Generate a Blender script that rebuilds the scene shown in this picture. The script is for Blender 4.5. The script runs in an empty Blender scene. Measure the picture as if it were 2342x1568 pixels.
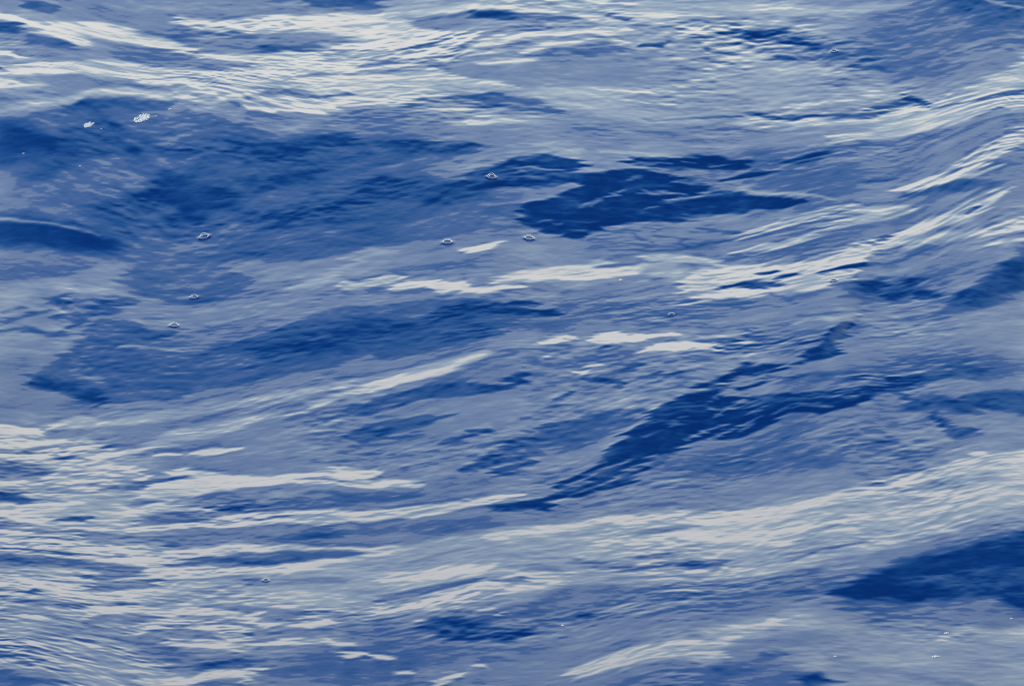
import bpy, bmesh, math, random
import numpy as np
from math import radians as R, sin, cos, pi
random.seed(4)

# ======================= camera, light, sky, exposure ====================
sc = bpy.context.scene
DIST = 8.0                       # metres from the lens to the middle of the patch of sea
GRAZE = 20.0                     # the lens looks down at the water by this many degrees
VIEW_W = 1.5                     # metres of sea across the frame at DIST
CAM = np.array([0.0, -DIST*cos(R(GRAZE)), DIST*sin(R(GRAZE))])
SUN_EL, SUN_AZ = 42.0, -104.0    # sun from the left, a little behind the lens

cd = bpy.data.cameras.new('camera'); cam = bpy.data.objects.new('camera', cd)
sc.collection.objects.link(cam); sc.camera = cam
cam.location = CAM
cam.rotation_euler = (R(90-GRAZE), 0, 0)
cd.sensor_width = 36.0; cd.lens = 36.0*DIST/VIEW_W
cd.clip_start = 0.1; cd.clip_end = 9000.0
cd.dof.use_dof = True; cd.dof.focus_distance = 8.1; cd.dof.aperture_fstop = 28.0

sc.view_settings.view_transform = 'Standard'; sc.view_settings.look = 'None'
sc.view_settings.gamma = 1.0; sc.view_settings.exposure = 0.0
sc.view_settings.use_curve_mapping = False
sc.render.engine = 'CYCLES'; sc.render.filter_size = 1.0; sc.cycles.filter_width = 1.0
sc.cycles.max_bounces = 8; sc.cycles.transparent_max_bounces = 16

sd = bpy.data.lights.new('sun', 'SUN'); sun = bpy.data.objects.new('sun', sd)
sc.collection.objects.link(sun)
sd.energy = 3.0; sd.angle = R(0.5); sd.color = (1.0, 0.95, 0.88)
sun.rotation_euler = (R(90-SUN_EL), 0, R(180-SUN_AZ))
sun.location = (-40, -8, 40)

world = bpy.data.worlds.new('World'); sc.world = world; world.use_nodes = True
nt = world.node_tree; N = nt.nodes; L = nt.links
bg = N['Background']; bg.inputs[1].default_value = 0.1
sky = N.new('ShaderNodeTexSky'); sky.sky_type = 'NISHITA'; sky.sun_disc = False
sky.sun_elevation = R(SUN_EL); sky.sun_rotation = R(SUN_AZ)
def mth(op, a=None, b=None, c=None, tree=None):
    T = tree or nt
    n = T.nodes.new('ShaderNodeMath'); n.operation = op
    for i, x in enumerate((a, b, c)):
        if x is None: continue
        if isinstance(x, (int, float)): n.inputs[i].default_value = x
        else: T.links.new(x, n.inputs[i])
    return n.outputs[0]
tc = N.new('ShaderNodeTexCoord'); sep = N.new('ShaderNodeSeparateXYZ')
L.new(tc.outputs['Generated'], sep.inputs[0])
elev = mth('MULTIPLY', mth('ARCSINE', sep.outputs[2]), 180/pi)
# cloud edges wander with the bearing: broad billows and small wisps
mp = N.new('ShaderNodeMapping'); mp.inputs['Scale'].default_value = (1, 1, 2.6)
L.new(tc.outputs['Generated'], mp.inputs[0])
n1 = N.new('ShaderNodeTexNoise'); n1.inputs['Scale'].default_value = 5.0; n1.inputs['Detail'].default_value = 5
n2 = N.new('ShaderNodeTexNoise'); n2.inputs['Scale'].default_value = 30.0; n2.inputs['Detail'].default_value = 3
L.new(mp.outputs[0], n1.inputs[0]); L.new(mp.outputs[0], n2.inputs[0])
wob = mth('ADD', mth('MULTIPLY', mth('SUBTRACT', n1.outputs[0], .5), 1.6),
          mth('MULTIPLY', mth('SUBTRACT', n2.outputs[0], .5), 0.5))
e2 = mth('ADD', elev, wob)
ramp = N.new('ShaderNodeValToRGB'); ramp.color_ramp.interpolation = 'LINEAR'
# elevation, cloud radiance (r, g, b), how much of the sky it covers
CLOUD = [(0.0, 1.5, 1.6, 1.7, 1.0), (9.0, 2.675, 2.622, 2.274, 1.0), (11.2, 2.685, 2.685, 2.314, 1.0), (11.8, 2.222, 2.416, 2.214, 1.0), (12.75, 1.881, 2.221, 2.144, 1.0), (14.0, 1.679, 2.053, 2.062, 1.0), (16.7, 1.409, 1.803, 2.027, 1.0), (19.4, 1.107, 1.498, 1.887, 1.0), (21.74, 1.0, 1.398, 1.877, 1.0), (22.16, 0.602, 1.007, 1.673, 1.0), (24.6, 0.43, 0.891, 1.636, 1.0), (28.24, 0.193, 0.682, 1.47, 1.0), (30.32, 0.078, 0.426, 1.13, 1.0), (32.92, 0.026, 0.23, 0.776, 0.75), (36.0, 0.02, 0.14, 0.5, 0.3), (41.0, 0.1, 0.3, 0.8, 0.05), (52.0, 0.9, 1.0, 1.2, 0.05), (60.0, 1.2, 1.3, 1.5, 0.5), (75.0, 0.9, 1.0, 1.3, 0.25), (90.0, 0.9, 1.0, 1.2, 0.2)]
SC = 3.0
el = ramp.color_ramp.elements
while len(el) > 1: el.remove(el[0])
for i, (e, r, g, b, a) in enumerate(CLOUD):
    x = el[0] if i == 0 else el.new(e/90.0)
    x.position = e/90.0; x.color = (r/SC, g/SC, b/SC, a)
L.new(mth('DIVIDE', e2, 90.0), ramp.inputs[0])
cl = N.new('ShaderNodeVectorMath'); cl.operation = 'SCALE'; cl.inputs['Scale'].default_value = SC/0.1
L.new(ramp.outputs[0], cl.inputs[0])
pol = N.new('ShaderNodeVectorMath'); pol.operation = 'MULTIPLY'; pol.inputs[1].default_value = (0.16, 0.55, 1.0)
L.new(sky.outputs[0], pol.inputs[0])
mx = N.new('ShaderNodeMix'); mx.data_type = 'RGBA'
L.new(ramp.outputs[1], mx.inputs[0]); L.new(pol.outputs[0], mx.inputs[6]); L.new(cl.outputs[0], mx.inputs[7])
L.new(mx.outputs[2], bg.inputs[0])

# ======================= materials =======================================
def mat(name):
    m = bpy.data.materials.new(name); m.use_nodes = True
    return m, m.node_tree, m.node_tree.nodes['Principled BSDF']
M_WATER, wt, wp = mat('sea_water')
wp.inputs['Base Color'].default_value = (0.0010, 0.0178, 0.099, 1)
wp.inputs['Roughness'].default_value = 0.0
wp.inputs['IOR'].default_value = 1.333
# capillary ripples finer than the mesh; attribute 'choppy' grows away from the calm patch
wtc = wt.nodes.new('ShaderNodeTexCoord')
at = wt.nodes.new('ShaderNodeAttribute'); at.attribute_name = 'choppy'
def wnoise(scale, sx, sy, rot, det=2.0, k=0):
    m = wt.nodes.new('ShaderNodeMapping'); m.inputs['Scale'].default_value = (sx, sy, 1)
    m.inputs['Rotation'].default_value = (0, 0, R(rot)); m.inputs['Location'].default_value = (k*3.1, k*7.7, 0)
    wt.links.new(wtc.outputs['Object'], m.inputs[0])
    n = wt.nodes.new('ShaderNodeTexNoise'); n.inputs['Scale'].default_value = scale
    n.inputs['Detail'].default_value = det; n.inputs['Roughness'].default_value = .55
    n.noise_dimensions = '2D'
    wt.links.new(m.outputs[0], n.inputs[0]); return n.outputs[0]
h1 = mth('MULTIPLY', wnoise(60, .45, 1, 14, 2), .00022*0.45, tree=wt)
h2 = mth('MULTIPLY', wnoise(200, .7, 1, -20, 1, 1), .00006*0.45, tree=wt)
h3 = mth('MULTIPLY', mth('MULTIPLY', wnoise(4.5, .5, 1, 12, 5, 2), .013, tree=wt), at.outputs['Fac'], tree=wt)
hs = mth('ADD', mth('ADD', h1, h2, tree=wt), h3, tree=wt)
bp = wt.nodes.new('ShaderNodeBump'); bp.inputs['Strength'].default_value = 1.0; bp.inputs['Distance'].default_value = 1.0
wt.links.new(hs, bp.inputs['Height']); wt.links.new(bp.outputs[0], wp.inputs['Normal'])

M_FILM = bpy.data.materials.new('bubble_film'); M_FILM.use_nodes = True
ft = M_FILM.node_tree; ft.nodes.remove(ft.nodes['Principled BSDF'])
geo = ft.nodes.new('ShaderNodeNewGeometry'); dt = ft.nodes.new('ShaderNodeVectorMath'); dt.operation = 'DOT_PRODUCT'
ft.links.new(geo.outputs['Incoming'], dt.inputs[0]); ft.links.new(geo.outputs['Normal'], dt.inputs[1])
frs = mth('ADD', .05, mth('MULTIPLY', .95, mth('POWER', mth('SUBTRACT', 1.0, mth('ABSOLUTE', dt.outputs['Value'], tree=ft), tree=ft), 3.0, tree=ft), tree=ft), tree=ft)
gl = ft.nodes.new('ShaderNodeBsdfGlossy'); gl.inputs['Roughness'].default_value = 0.06
tr = ft.nodes.new('ShaderNodeBsdfTransparent'); ms = ft.nodes.new('ShaderNodeMixShader')
ft.links.new(mth('MINIMUM', frs, 1.0, tree=ft), ms.inputs[0])
ft.links.new(tr.outputs[0], ms.inputs[1]); ft.links.new(gl.outputs[0], ms.inputs[2])
ft.links.new(ms.outputs[0], ft.nodes['Material Output'].inputs[0])

M_FOAM, qt, qp = mat('sea_foam')
fn = qt.nodes.new('ShaderNodeTexNoise'); fn.inputs['Scale'].default_value = 900
fcr = qt.nodes.new('ShaderNodeValToRGB')
fcr.color_ramp.elements[0].color = (.36, .40, .41, 1); fcr.color_ramp.elements[1].color = (.60, .59, .55, 1)
ftc = qt.nodes.new('ShaderNodeTexCoord')
qt.links.new(ftc.outputs['Object'], fn.inputs[0]); qt.links.new(fn.outputs[0], fcr.inputs[0])
qt.links.new(fcr.outputs[0], qp.inputs['Base Color']); qp.inputs['Roughness'].default_value = 0.25
M_STRAW, yt, yp = mat('floating_fleck')
yn = yt.nodes.new('ShaderNodeTexNoise'); yn.inputs['Scale'].default_value = 700
ycr = yt.nodes.new('ShaderNodeValToRGB')
ycr.color_ramp.elements[0].color = (.62, .36, .18, 1); ycr.color_ramp.elements[1].color = (.80, .55, .36, 1)
yt.links.new(yn.outputs[0], ycr.inputs[0]); yt.links.new(ycr.outputs[0], yp.inputs['Base Color'])
yp.inputs['Roughness'].default_value = 0.6

# ======================= the shape of the sea ============================
# ---- wave steepness map -------------------------------------------------
PW, PH = 2342.0, 1568.0
GS = 2.0                       # raster step of the painted map
MARG = 100                     # margin (same units) around the frame
def _lat(seed):
    return np.random.RandomState(seed).rand(256, 256).astype(np.float32) * 2 - 1
_L = [_lat(s) for s in range(6)]
def vnoise(x, y, k=0):
    xi = np.floor(x); yi = np.floor(y)
    fx = (x - xi).astype(np.float32); fy = (y - yi).astype(np.float32)
    xi = xi.astype(np.int64); yi = yi.astype(np.int64)
    fx = fx*fx*fx*(fx*(fx*6-15)+10); fy = fy*fy*fy*(fy*(fy*6-15)+10)
    L = _L[k % 6]
    a = L[yi & 255, xi & 255]; b = L[yi & 255, (xi+1) & 255]
    c = L[(yi+1) & 255, xi & 255]; d = L[(yi+1) & 255, (xi+1) & 255]
    return (a*(1-fx)+b*fx)*(1-fy) + (c*(1-fx)+d*fx)*fy
def fbm(x, y, k=0, n=3, gain=.55):
    s = 0; a = 1.0; t = 0
    for i in range(n):
        s = s + a*vnoise(x*2**i + 17.3*i, y*2**i + 5.1*i, k+i); t += a; a *= gain
    return s/t*1.6
# streamlines followed by the ripples: heights of seven lines at eight stations
ST_U = np.array([-200, 0, 400, 800, 1200, 1600, 2000, 2342, 2600.])
ST_V = np.array([
 [-260,-240,-170,-200,-220,-200,-230,-290,-330],
 [  10,  40, 110, 110,  60,  50,  30, -40,-80],
 [ 140, 150, 190, 250, 250, 272, 250, 190, 150],
 [ 500, 500, 570, 520, 450, 460, 390, 280, 200],
 [ 760, 750, 760, 720, 690, 640, 570, 440, 350],
 [ 990, 985, 945, 875, 790, 770, 730, 690, 660],
 [1160,1160,1150,1130,1090,1000, 900, 860, 840],
 [1280,1275,1290,1260,1200,1150,1090,1030,1000],
 [1370,1375,1410,1395,1330,1310,1250,1180,1140],
 [1470,1490,1570,1560,1530,1430,1430,1440,1450],
 [1850,1850,1850,1850,1850,1850,1850,1850,1850.]])
def stream(u, v):
    nk = len(ST_V)
    t = np.clip(u, -199, 2599)
    idx = np.clip(np.searchsorted(ST_U, t) - 1, 0, len(ST_U)-2)
    f = (t - ST_U[idx])/(ST_U[idx+1]-ST_U[idx]); f = f*f*(3-2*f)
    s = np.full(u.shape, -260.0)
    base = ST_V.mean(1)
    lines = [ST_V[k][idx]*(1-f)+ST_V[k][idx+1]*f for k in range(nk)]
    for k in range(nk-1):
        w = (v-lines[k])/(lines[k+1]-lines[k])
        m = (w >= 0) & (w < 1)
        s = np.where(m, base[k] + w*(base[k+1]-base[k]), s)
    s = np.where(v >= lines[-1], base[-1], s)
    return s
# The painted strokes.  R = ribbon of (u, v, half width); P = polygon.
# value 0 = steep face turned to the viewer ... 5 = face turned away.
STROKE_TEXT = """
# kind | value | softness | ripple | points
P 3.75 40 .6 1250,60 1650,30 1900,45 1960,190 2050,240 2342,180 2442,200 2342,260 2000,310 1500,335 1100,335 960,262 1000,190 1250,190 1500,170 1500,110
P 3.2 25 .45 1000,80 1500,100 1520,175 1250,200 1060,180
P 4.15 22 .85 -100,1040 200,1028 330,1085 430,1105 430,1160 330,1212 300,1232 480,1248 600,1290 560,1330 520,1390 420,1420 300,1410 -100,1420
P 3.85 25 .9 420,1310 880,1265 860,1420 640,1410 480,1400
P 2.75 35 .5 1560,340 1900,330 2442,240 2442,400 2100,440 1900,470 1600,440
P 3.3 30 .7 1560,1320 1750,1310 1950,1280 1960,1340 1900,1390 1700,1410 1560,1400
R 3.9 14 .5 80,120,12 110,80,14 170,30,16 220,5,12
R 3.8 16 .4 -40,180,18 60,170,20 200,140,14 330,140,12
# --- top
P 2.7 20 .4 -100,-100 900,-100 900,30 600,40 300,60 150,50 -100,20
P 3.9 14 .6 880,-100 1640,-100 1640,20 1500,30 1200,10 880,30
R 1.3 6 .3 720,-4,14 800,0,14 855,6,8
R 1.1 6 .3 64,12,5 100,14,9 128,18,5
R 2.2 20 .5 20,100,18 120,110,20 200,130,14
R 3.5 20 .4 160,130,22 230,110,22 300,150,12
R 2.3 14 .5 280,130,18 350,130,20 410,140,12
R 4.9 5 .35 -60,22,12 0,40,11 90,64,12 180,92,11 205,98,4
R 4.8 5 .5 130,64,8 220,70,14 300,84,13 380,100,10 432,118,3
R 2.1 7 .4 -40,56,8 30,66,10 100,88,9 165,107,4
R 0.9 6 .3 -30,62,6 38,68,7
R 1.5 6 .4 64,98,5 150,98,4
R 4.9 3 .3 -30,122,5 35,127,3
R 2.75 14 .4 350,65,8 420,40,10 500,20,12
R 4.7 5 .9 410,48,4 520,60,10 640,52,16 780,55,22 900,72,30 1010,92,20 1080,80,6
R 2.65 9 .4 330,74,6 420,86,14 540,92,18 660,106,14 760,102,12 860,96,5
R 1.8 7 .4 600,112,5 660,111,7 730,105,4
R 4.75 4 .9 440,129,2 560,134,7 700,136,12 800,128,24 900,120,30 990,112,26 1050,120,8
R 4.7 4 .75 1,160,8 60,156,10 140,152,12 250,160,18 400,180,18 560,178,26 700,185,44 850,172,52 960,185,40 1060,203,18 1160,194,6
R 2.9 5 .3 372,148,5 470,153,8 566,151,2
R 4.3 10 .4 -40,196,8 60,194,9 100,196,3
R 2.7 7 .4 55,180,5 140,177,10 230,186,12 320,200,9 372,206,3
R 4.2 8 .3 60,240,4 150,228,10 220,222,12 300,226,12 370,222,6
R 4.5 5 .4 210,214,6 290,218,9 360,220,6
R 4.8 4 .6 380,214,5 500,218,12 640,222,18 780,232,20 900,228,16 1000,220,6
R 4.9 3 .4 560,244,3 680,253,5 755,259,5
R 2.8 4 .3 590,216,3 640,212,10 700,218,5
R 2.3 4 .4 735,221,3 790,214,4
R 2.1 10 .4 -40,226,12 30,224,9 50,225,3
R 2.9 3 .3 690,176,2 730,172,5 780,170,2
R 2.9 3 .3 820,148,3 860,147,5 905,147,2
R 3.3 20 .35 1080,150,20 1200,120,25 1400,140,40 1550,160,30
R 2.4 12 .5 1250,118,8 1350,112,14 1440,110,8
R 4.5 5 .3 870,30,7 980,22,7 1100,20,4 1210,26,4 1330,40,5 1460,38,9 1620,40,10
R 2.4 5 .4 950,43,3 1040,35,6 1120,32,9 1210,38,9 1300,44,5 1350,47,2
R 0.9 4 .3 1090,31,5 1130,33,5 1170,37,6
R 2.0 4 .8 1390,32,3 1440,44,5 1420,38,3
R 4.6 3 .2 1060,111,2 1140,95,4 1230,78,4 1330,70,3 1450,66,1
R 4.6 3 .2 1180,116,2 1260,100,4 1340,94,1
R 4.5 3 .2 1090,148,2 1180,136,4 1225,133,2
R 4.2 5 .3 1330,88,3 1450,98,5 1580,112,4
R 4.0 12 .4 1380,70,5 1450,85,7 1600,140,12 1700,190,15
R 3.7 25 .8 1560,60,25 1700,120,60 1900,170,55 2050,200,30
R 2.95 20 1.15 1620,66,12 1760,90,26 1900,118,34 2060,140,22 2160,130,6
R 1.2 6 1.0 1715,80,6 1790,82,8 1850,98,4
R 2.3 8 1.1 1960,150,6 2030,152,7
R 4.3 9 .4 1580,10,6 1700,18,12 1850,24,8 1980,22,6 2068,8,4
R 4.2 8 .4 1890,34,4 1980,24,7 2060,12,4
P 2.55 30 .5 1960,60 2080,20 2180,-100 2442,-100 2442,90 2342,100 2240,150 2060,190 1980,130
P 1.75 16 .5 2110,-100 2442,-100 2442,50 2330,64 2250,58 2190,40 2150,10
R 3.4 4 .2 2230,-10,3 2290,6,4 2330,18,3
R 4.1 7 .5 1000,196,5 1200,206,8 1400,210,10 1600,212,8 1700,214,3
R 3.9 18 .4 1560,225,14 1750,225,20 1950,220,22 2050,210,10
R 4.5 4 .4 1440,283,4 1620,275,9 1760,274,9 1880,280,6
R 4.3 5 .4 1880,285,4 1960,275,9 2050,265,8
R 1.6 3 .7 1470,273,1 1560,273,2 1640,271,4 1700,266,2
R 1.6 3 .8 1720,258,2 1780,268,4 1870,265,3 1930,265,3 1985,262,5 2040,256,2
R 1.6 4 .5 2000,248,5 2050,240,4 2080,236,1
R 4.6 5 .7 1895,318,5 1980,308,9 2080,295,13 2180,270,14 2260,245,13 2400,210,14
R 4.4 6 .8 2060,262,3 2160,230,8 2250,205,12 2330,165,18 2430,110,18
R 1.8 4 .4 2130,250,1 2240,226,4 2330,208,5 2430,190,6
R 1.7 3 .4 2220,272,2 2290,250,3
R 2.2 12 .8 950,226,4 1020,222,8 1120,228,12 1210,236,14 1250,256,9
R 1.4 5 .6 1020,221,4 1120,216,4 1170,222,3
R 1.6 3 .3 1250,250,2 1290,255,3 1320,262,2
R 4.95 2.5 .2 1064,281,2 1095,279,5 1120,280,3 1150,277,5 1200,276,1
R 4.2 4 .6 1200,280,3 1270,290,5 1360,300,5 1450,285,4
R 4.1 4 .5 1200,300,3 1300,312,4
R 2.7 20 .4 790,262,14 900,260,18 1000,280,20 900,300,25 780,290,16
R 3.2 25 .5 1000,320,20 1250,310,40 1450,320,40 1650,310,40
R 4.1 4 .3 1370,345,2 1450,349,4 1560,356,2
R 4.1 4 .3 1260,344,2 1340,338,3
# --- left dark trough
P 2.2 5 .3 -100,285 0,284 90,256 200,240 330,234 440,254 490,262 530,285 560,284 600,300 700,305 770,322 860,326 930,322 1020,340 1120,335 1080,362 980,400 1200,470 1260,520 1120,520 1080,532 1000,546 880,563 800,577 700,598 630,600 590,590 540,596 520,606 560,634 585,640 560,668 450,697 400,694 300,668 265,650 290,612 340,600 300,596 230,606 150,634 80,640 -100,645
R 2.9 8 .3 340,256,5 380,250,7 440,245,5
R 1.3 8 .4 185,240,4 250,236,7 330,238,7 385,240,3
R 2.2 20 .25 200,290,18 320,290,24 330,330,30 280,380,40 180,420,40 60,430,40
R 2.35 20 .35 60,600,25 180,570,25 320,580,14 460,560,8
R 1.1 16 .35 -60,320,50 40,325,38 140,330,32 230,325,18 300,338,9
R 1.1 12 .35 150,330,18 240,300,18 275,298,10
R 0.1 12 .15 -60,330,44 40,338,34 100,345,20 140,350,8
R 1.1 16 .35 70,375,22 130,370,18
P 1.45 10 .5 360,345 380,330 480,328 560,312 620,320 780,320 860,330 830,365 760,380 700,430 640,430 560,480 500,525 420,545 300,545 250,530 200,470 320,440 350,420 400,380
R 0.9 9 .3 575,346,4 640,338,14 700,328,13 770,318,6 800,319,3
R 0.6 14 .3 380,430,20 480,450,25 420,490,20
R 2.4 6 .4 450,362,2 500,352,3
R 2.3 16 .4 560,450,12 640,450,20 760,425,20 900,395,16
R 1.2 12 .6 560,500,12 700,480,18 860,430,18 1000,440,16 1130,410,14
R 2.4 10 .4 600,480,7 700,455,8 800,440,6
R 0.2 14 .1 -60,520,22 60,524,24 160,542,24 225,555,16 270,566,6
R 2.8 4 .2 -50,494,3 60,500,3 130,512,3 200,528,2 230,540,1
R 2.9 6 .3 840,395,3 900,380,6 960,360,4
R 2.9 4 .3 950,396,2 1000,378,5 1032,369,6
R 3.0 5 .3 1030,362,3 1090,350,9 1160,345,9 1240,348,4
R 3.0 5 .3 1020,385,3 1080,368,7 1150,358,4
R 1.3 8 .6 880,335,8 960,330,8 1010,345,5 1080,335,5
P 0.5 3 .35 1180,364 1260,358 1330,374 1336,380 1300,391 1260,398 1300,402 1400,392 1480,389 1560,404 1625,424 1586,440 1610,450 1700,445 1842,455 1846,462 1790,474 1700,481 1640,491 1560,508 1480,505 1400,514 1350,526 1300,522 1220,514 1175,490 1190,468 1330,434 1310,418 1150,424 1060,425 1090,400 1150,372
R 1.3 8 .7 1080,410,14 1180,395,14 1260,415,8
R 2.9 3 .2 1100,468,8 1190,452,10 1260,440,8 1322,430,2
R 2.6 5 .4 1110,500,10 1190,505,8 1160,480,10
R 2.4 3 .2 1415,412,1 1440,406,3 1470,402,1
R 2.6 3 .2 1320,472,1 1335,466,3 1350,462,1
R 2.6 3 .2 1350,470,1 1362,463,3 1380,458,1
R 0.4 4 .7 1440,366,3 1540,372,12 1640,372,13 1722,378,4
R 0.5 2.5 .3 1664,412,1 1710,402,8 1740,397,8 1786,394,2
R 0.5 2.5 .2 1773,376,1 1825,366,5 1860,356,6 1896,348,2
R 0.5 4 .5 1540,416,8 1570,422,10 1612,425,3
R 1.0 3 .3 1630,441,1 1670,440,3
R 1.0 3 .2 1242,526,3 1280,524,4 1300,527,1
R 0.9 3 .2 1288,534,3 1310,532,6 1340,536,3
R 0.9 3 .2 1348,524,4 1385,527,2
R 4.0 4 .3 1470,438,1 1560,444,2
R 2.1 3 .3 1400,522,2 1460,536,4 1496,562,3
R 2.2 3 .3 1430,558,2 1490,566,4
R 2.0 2.5 .4 1480,520,1 1540,548,4 1580,565,2
R 2.0 2.5 .4 1400,574,1 1500,575,2 1590,566,2 1650,552,4 1700,548,2 1770,534,2 1800,524,1
R 1.8 3 .3 1600,520,1 1660,530,3 1720,530,3
R 3.3 8 .3 1150,560,10 1220,570,14 1240,600,10 1300,590,8
R 4.95 2 .15 1066,573,1 1100,567,5 1130,557,6 1153,548,2
# --- middle pale band and flecks at left
R 3.4 14 .3 20,668,12 140,658,14 260,655,8
R 1.3 4 .4 100,686,4 140,684,7 135,704,7
R 1.9 6 .7 130,720,12 190,715,18 250,700,18 310,690,6
R 1.7 4 .5 10,714,4 60,704,5
R 1.6 4 .5 -10,735,3 40,728,3 80,715,7 100,706,4
R 1.7 4 .4 0,756,3 50,748,5 100,762,6 140,764,5 180,738,5 200,725,3
R 1.5 4 .3 190,742,3 240,740,6
P 1.95 4 .35 200,745 250,730 320,735 330,748 395,756 380,775 290,790 370,798 430,812 520,790 560,776 640,755 700,722 790,703 900,693 1000,684 1090,688 1190,698 1235,724 1170,740 1150,756 1152,768 1060,792 985,797 950,806 880,822 858,820 870,803 800,822 760,842 680,852 560,882 490,886 410,912 330,914 240,922 185,925 150,900 130,885 90,870 75,850 130,830 160,795 190,770
R 2.9 3 .4 270,792,3 320,784,6 390,785,3
R 2.8 3 .2 170,835,2 200,834,3
R 2.7 4 .4 200,800,8 165,850,7 220,870,6
R 1.0 11 .3 590,797,3 680,786,13 780,762,14 880,746,12 960,743,3
R 2.3 4 .2 690,780,2 760,765,3
R 0.9 6 .3 185,905,8 215,898,14 225,920,6
R 1.0 8 .5 80,868,10 130,880,8 175,885,6
R 0.8 7 .7 990,722,5 1060,712,10 1120,706,10 1190,706,9 1215,716,4
R 0.8 3 .2 1186,692,1 1215,694,4 1232,699,1
R 0.7 4 .3 1232,719,4 1262,718,6 1272,716,2
R 1.7 12 .9 980,760,20 1060,745,22 1120,750,10
R 2.4 14 .7 1120,730,10 1240,745,12 1340,735,12
R 2.25 18 1.0 1290,700,10 1400,712,22 1520,712,22 1600,700,10
R 3.5 12 .3 560,720,10 700,655,22 800,620,18 900,590,8
R 4.0 5 .4 660,660,4 740,640,7 800,610,6 850,580,3
R 3.8 5 .4 780,592,5 850,580,8 900,576,5
R 4.95 3 .4 778,652,5 820,656,5 850,648,8 900,640,6 920,637,2
R 4.95 2.5 .2 900,662,4 940,652,8 1000,646,6 990,656,10 1060,653,9 1066,655,4
R 4.8 3 .6 1066,664,4 1130,664,4 1160,660,5 1200,658,2
R 4.6 5 .5 1130,645,3 1200,628,9 1260,625,12 1400,620,14
R 4.6 4 .25 1240,622,10 1360,618,16 1460,616,12 1480,594,5 1560,592,6 1640,610,10 1700,632,10
R 4.0 12 .2 1480,605,14 1560,620,20 1600,650,20 1660,650,14
R 2.8 2.5 .15 1368,611,2 1410,605,6 1450,603,5 1470,597,3 1504,597,1
R 4.8 3 .3 1560,655,10 1600,640,22 1700,625,14 1800,620,14 1850,622,22 1920,605,18 1980,572,18 2040,555,10 2110,522,13 2190,495,10 2260,460,8 2302,434,2
R 4.9 3 .5 1590,682,2 1650,675,7 1720,665,14 1800,650,16 1880,640,16 1940,632,8 1960,620,3
R 3.0 4 .2 1560,605,4 1640,610,3
R 4.8 2.5 .2 1574,695,1 1600,692,2 1622,689,1
R 1.2 2.5 .5 1640,658,2 1700,650,3 1770,648,3 1790,643,1
R 1.3 2.5 .3 1706,658,1 1740,655,2
R 1.1 2 .3 1772,637,1 1800,632,3 1836,628,1
R 1.2 2 .2 1735,625,1 1768,621,2
R 1.0 2.5 .4 1888,626,2 1930,612,4 1965,606,4 2000,600,1
R 2.0 3 .4 1960,608,2 2040,596,2 2110,582,2
R 1.5 2 .3 1992,547,2 2030,540,3 2066,524,2
R 1.5 2 .3 1986,560,1 2020,550,4 2040,542,2
R 1.6 2.5 .3 2062,590,1 2130,563,3
R 2.9 3 .3 1990,600,3 2020,580,9 2060,565,6 2100,545,3
R 4.6 4 .4 1675,578,2 1730,566,6 1790,560,5 1840,545,4 1876,530,2
R 4.5 3 .4 1875,584,1 1940,570,3
R 2.1 3 .3 1652,596,2 1700,584,3
R 2.1 3 .5 1720,585,2 1790,574,5 1860,562,3
R 4.4 5 .8 1870,525,3 1940,505,7 2000,490,10 2080,476,5
R 2.4 6 .6 1700,500,4 1800,480,4 1950,470,3
R 4.2 6 .7 2080,560,8 2170,540,10 2270,525,10 2430,495,14
R 4.3 4 .6 2260,560,4 2342,550,5
R 4.6 3 .3 2048,437,1 2120,430,3 2190,420,4 2240,402,2
R 4.5 3 .6 2090,425,3 2180,412,6 2240,395,5 2290,378,3
R 4.6 3 .3 2180,381,2 2230,365,5 2270,350,6 2300,330,7 2430,275,12
R 4.3 4 .8 2260,330,4 2342,300,8
R 2.65 25 .5 1900,345,10 2050,360,30 2180,330,22 2300,290,10
R 2.55 20 .6 1780,400,16 1900,410,22 2000,400,18 2100,395,8
R 1.5 5 .3 1985,420,3 2030,414,5
R 1.5 8 .4 2080,450,5 2140,432,12 2200,425,14 2268,417,5
R 1.7 3 .3 2200,488,3 2230,475,5 2262,458,2
R 4.8 2.5 .2 2240,470,2 2280,450,4 2306,434,2
R 3.5 10 .5 1560,500,8 1700,505,10 1850,490,8
R 4.0 4 .6 1710,436,2 1800,440,3 1920,452,2
R 2.7 25 .5 1980,680,20 2100,640,20 2250,600,20
R 0.8 7 .2 1946,668,3 1980,656,11 2010,648,9 2024,646,4
R 2.1 5 .4 1915,676,3 1960,672,5 1930,660,4
R 1.2 8 .4 2020,672,6 2060,672,13 2085,655,12 2095,650,8
R 1.1 6 .4 2110,678,8 2140,676,5
R 0.6 10 .4 2190,684,6 2240,672,22 2290,650,26 2342,620,34 2430,600,40
R 1.2 8 .4 2170,692,5 2200,690,6
R 2.0 5 .5 1630,700,5 1680,695,8 1720,688,5
R 2.2 3 .6 1760,672,2 1810,690,4 1780,700,2 1700,705,2
R 4.95 2 .15 1240,782,3 1265,778,6 1280,774,5 1300,767,3 1315,770,4
R 4.95 2 .15 1340,781,1 1370,774,8 1410,768,10 1440,772,6 1490,768,4 1542,762,4
R 4.9 2.5 .15 1455,806,2 1500,800,4 1560,796,5
R 4.9 3 .3 1500,793,2 1560,786,5 1610,793,5 1650,795,6
R 4.9 1.5 .1 1340,836,2 1374,837,2
R 4.9 1.5 .1 1308,849,3 1345,851,2
R 4.9 1.5 .1 1245,816,2 1258,817,2
R 1.2 3 .2 1377,792,4 1395,793,2
R 1.2 3 .2 1440,835,3 1475,834,3
R 1.2 3 .4 1350,868,5 1390,872,4 1420,878,6
R 2.3 14 .8 1420,840,10 1500,850,12 1560,840,12
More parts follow.
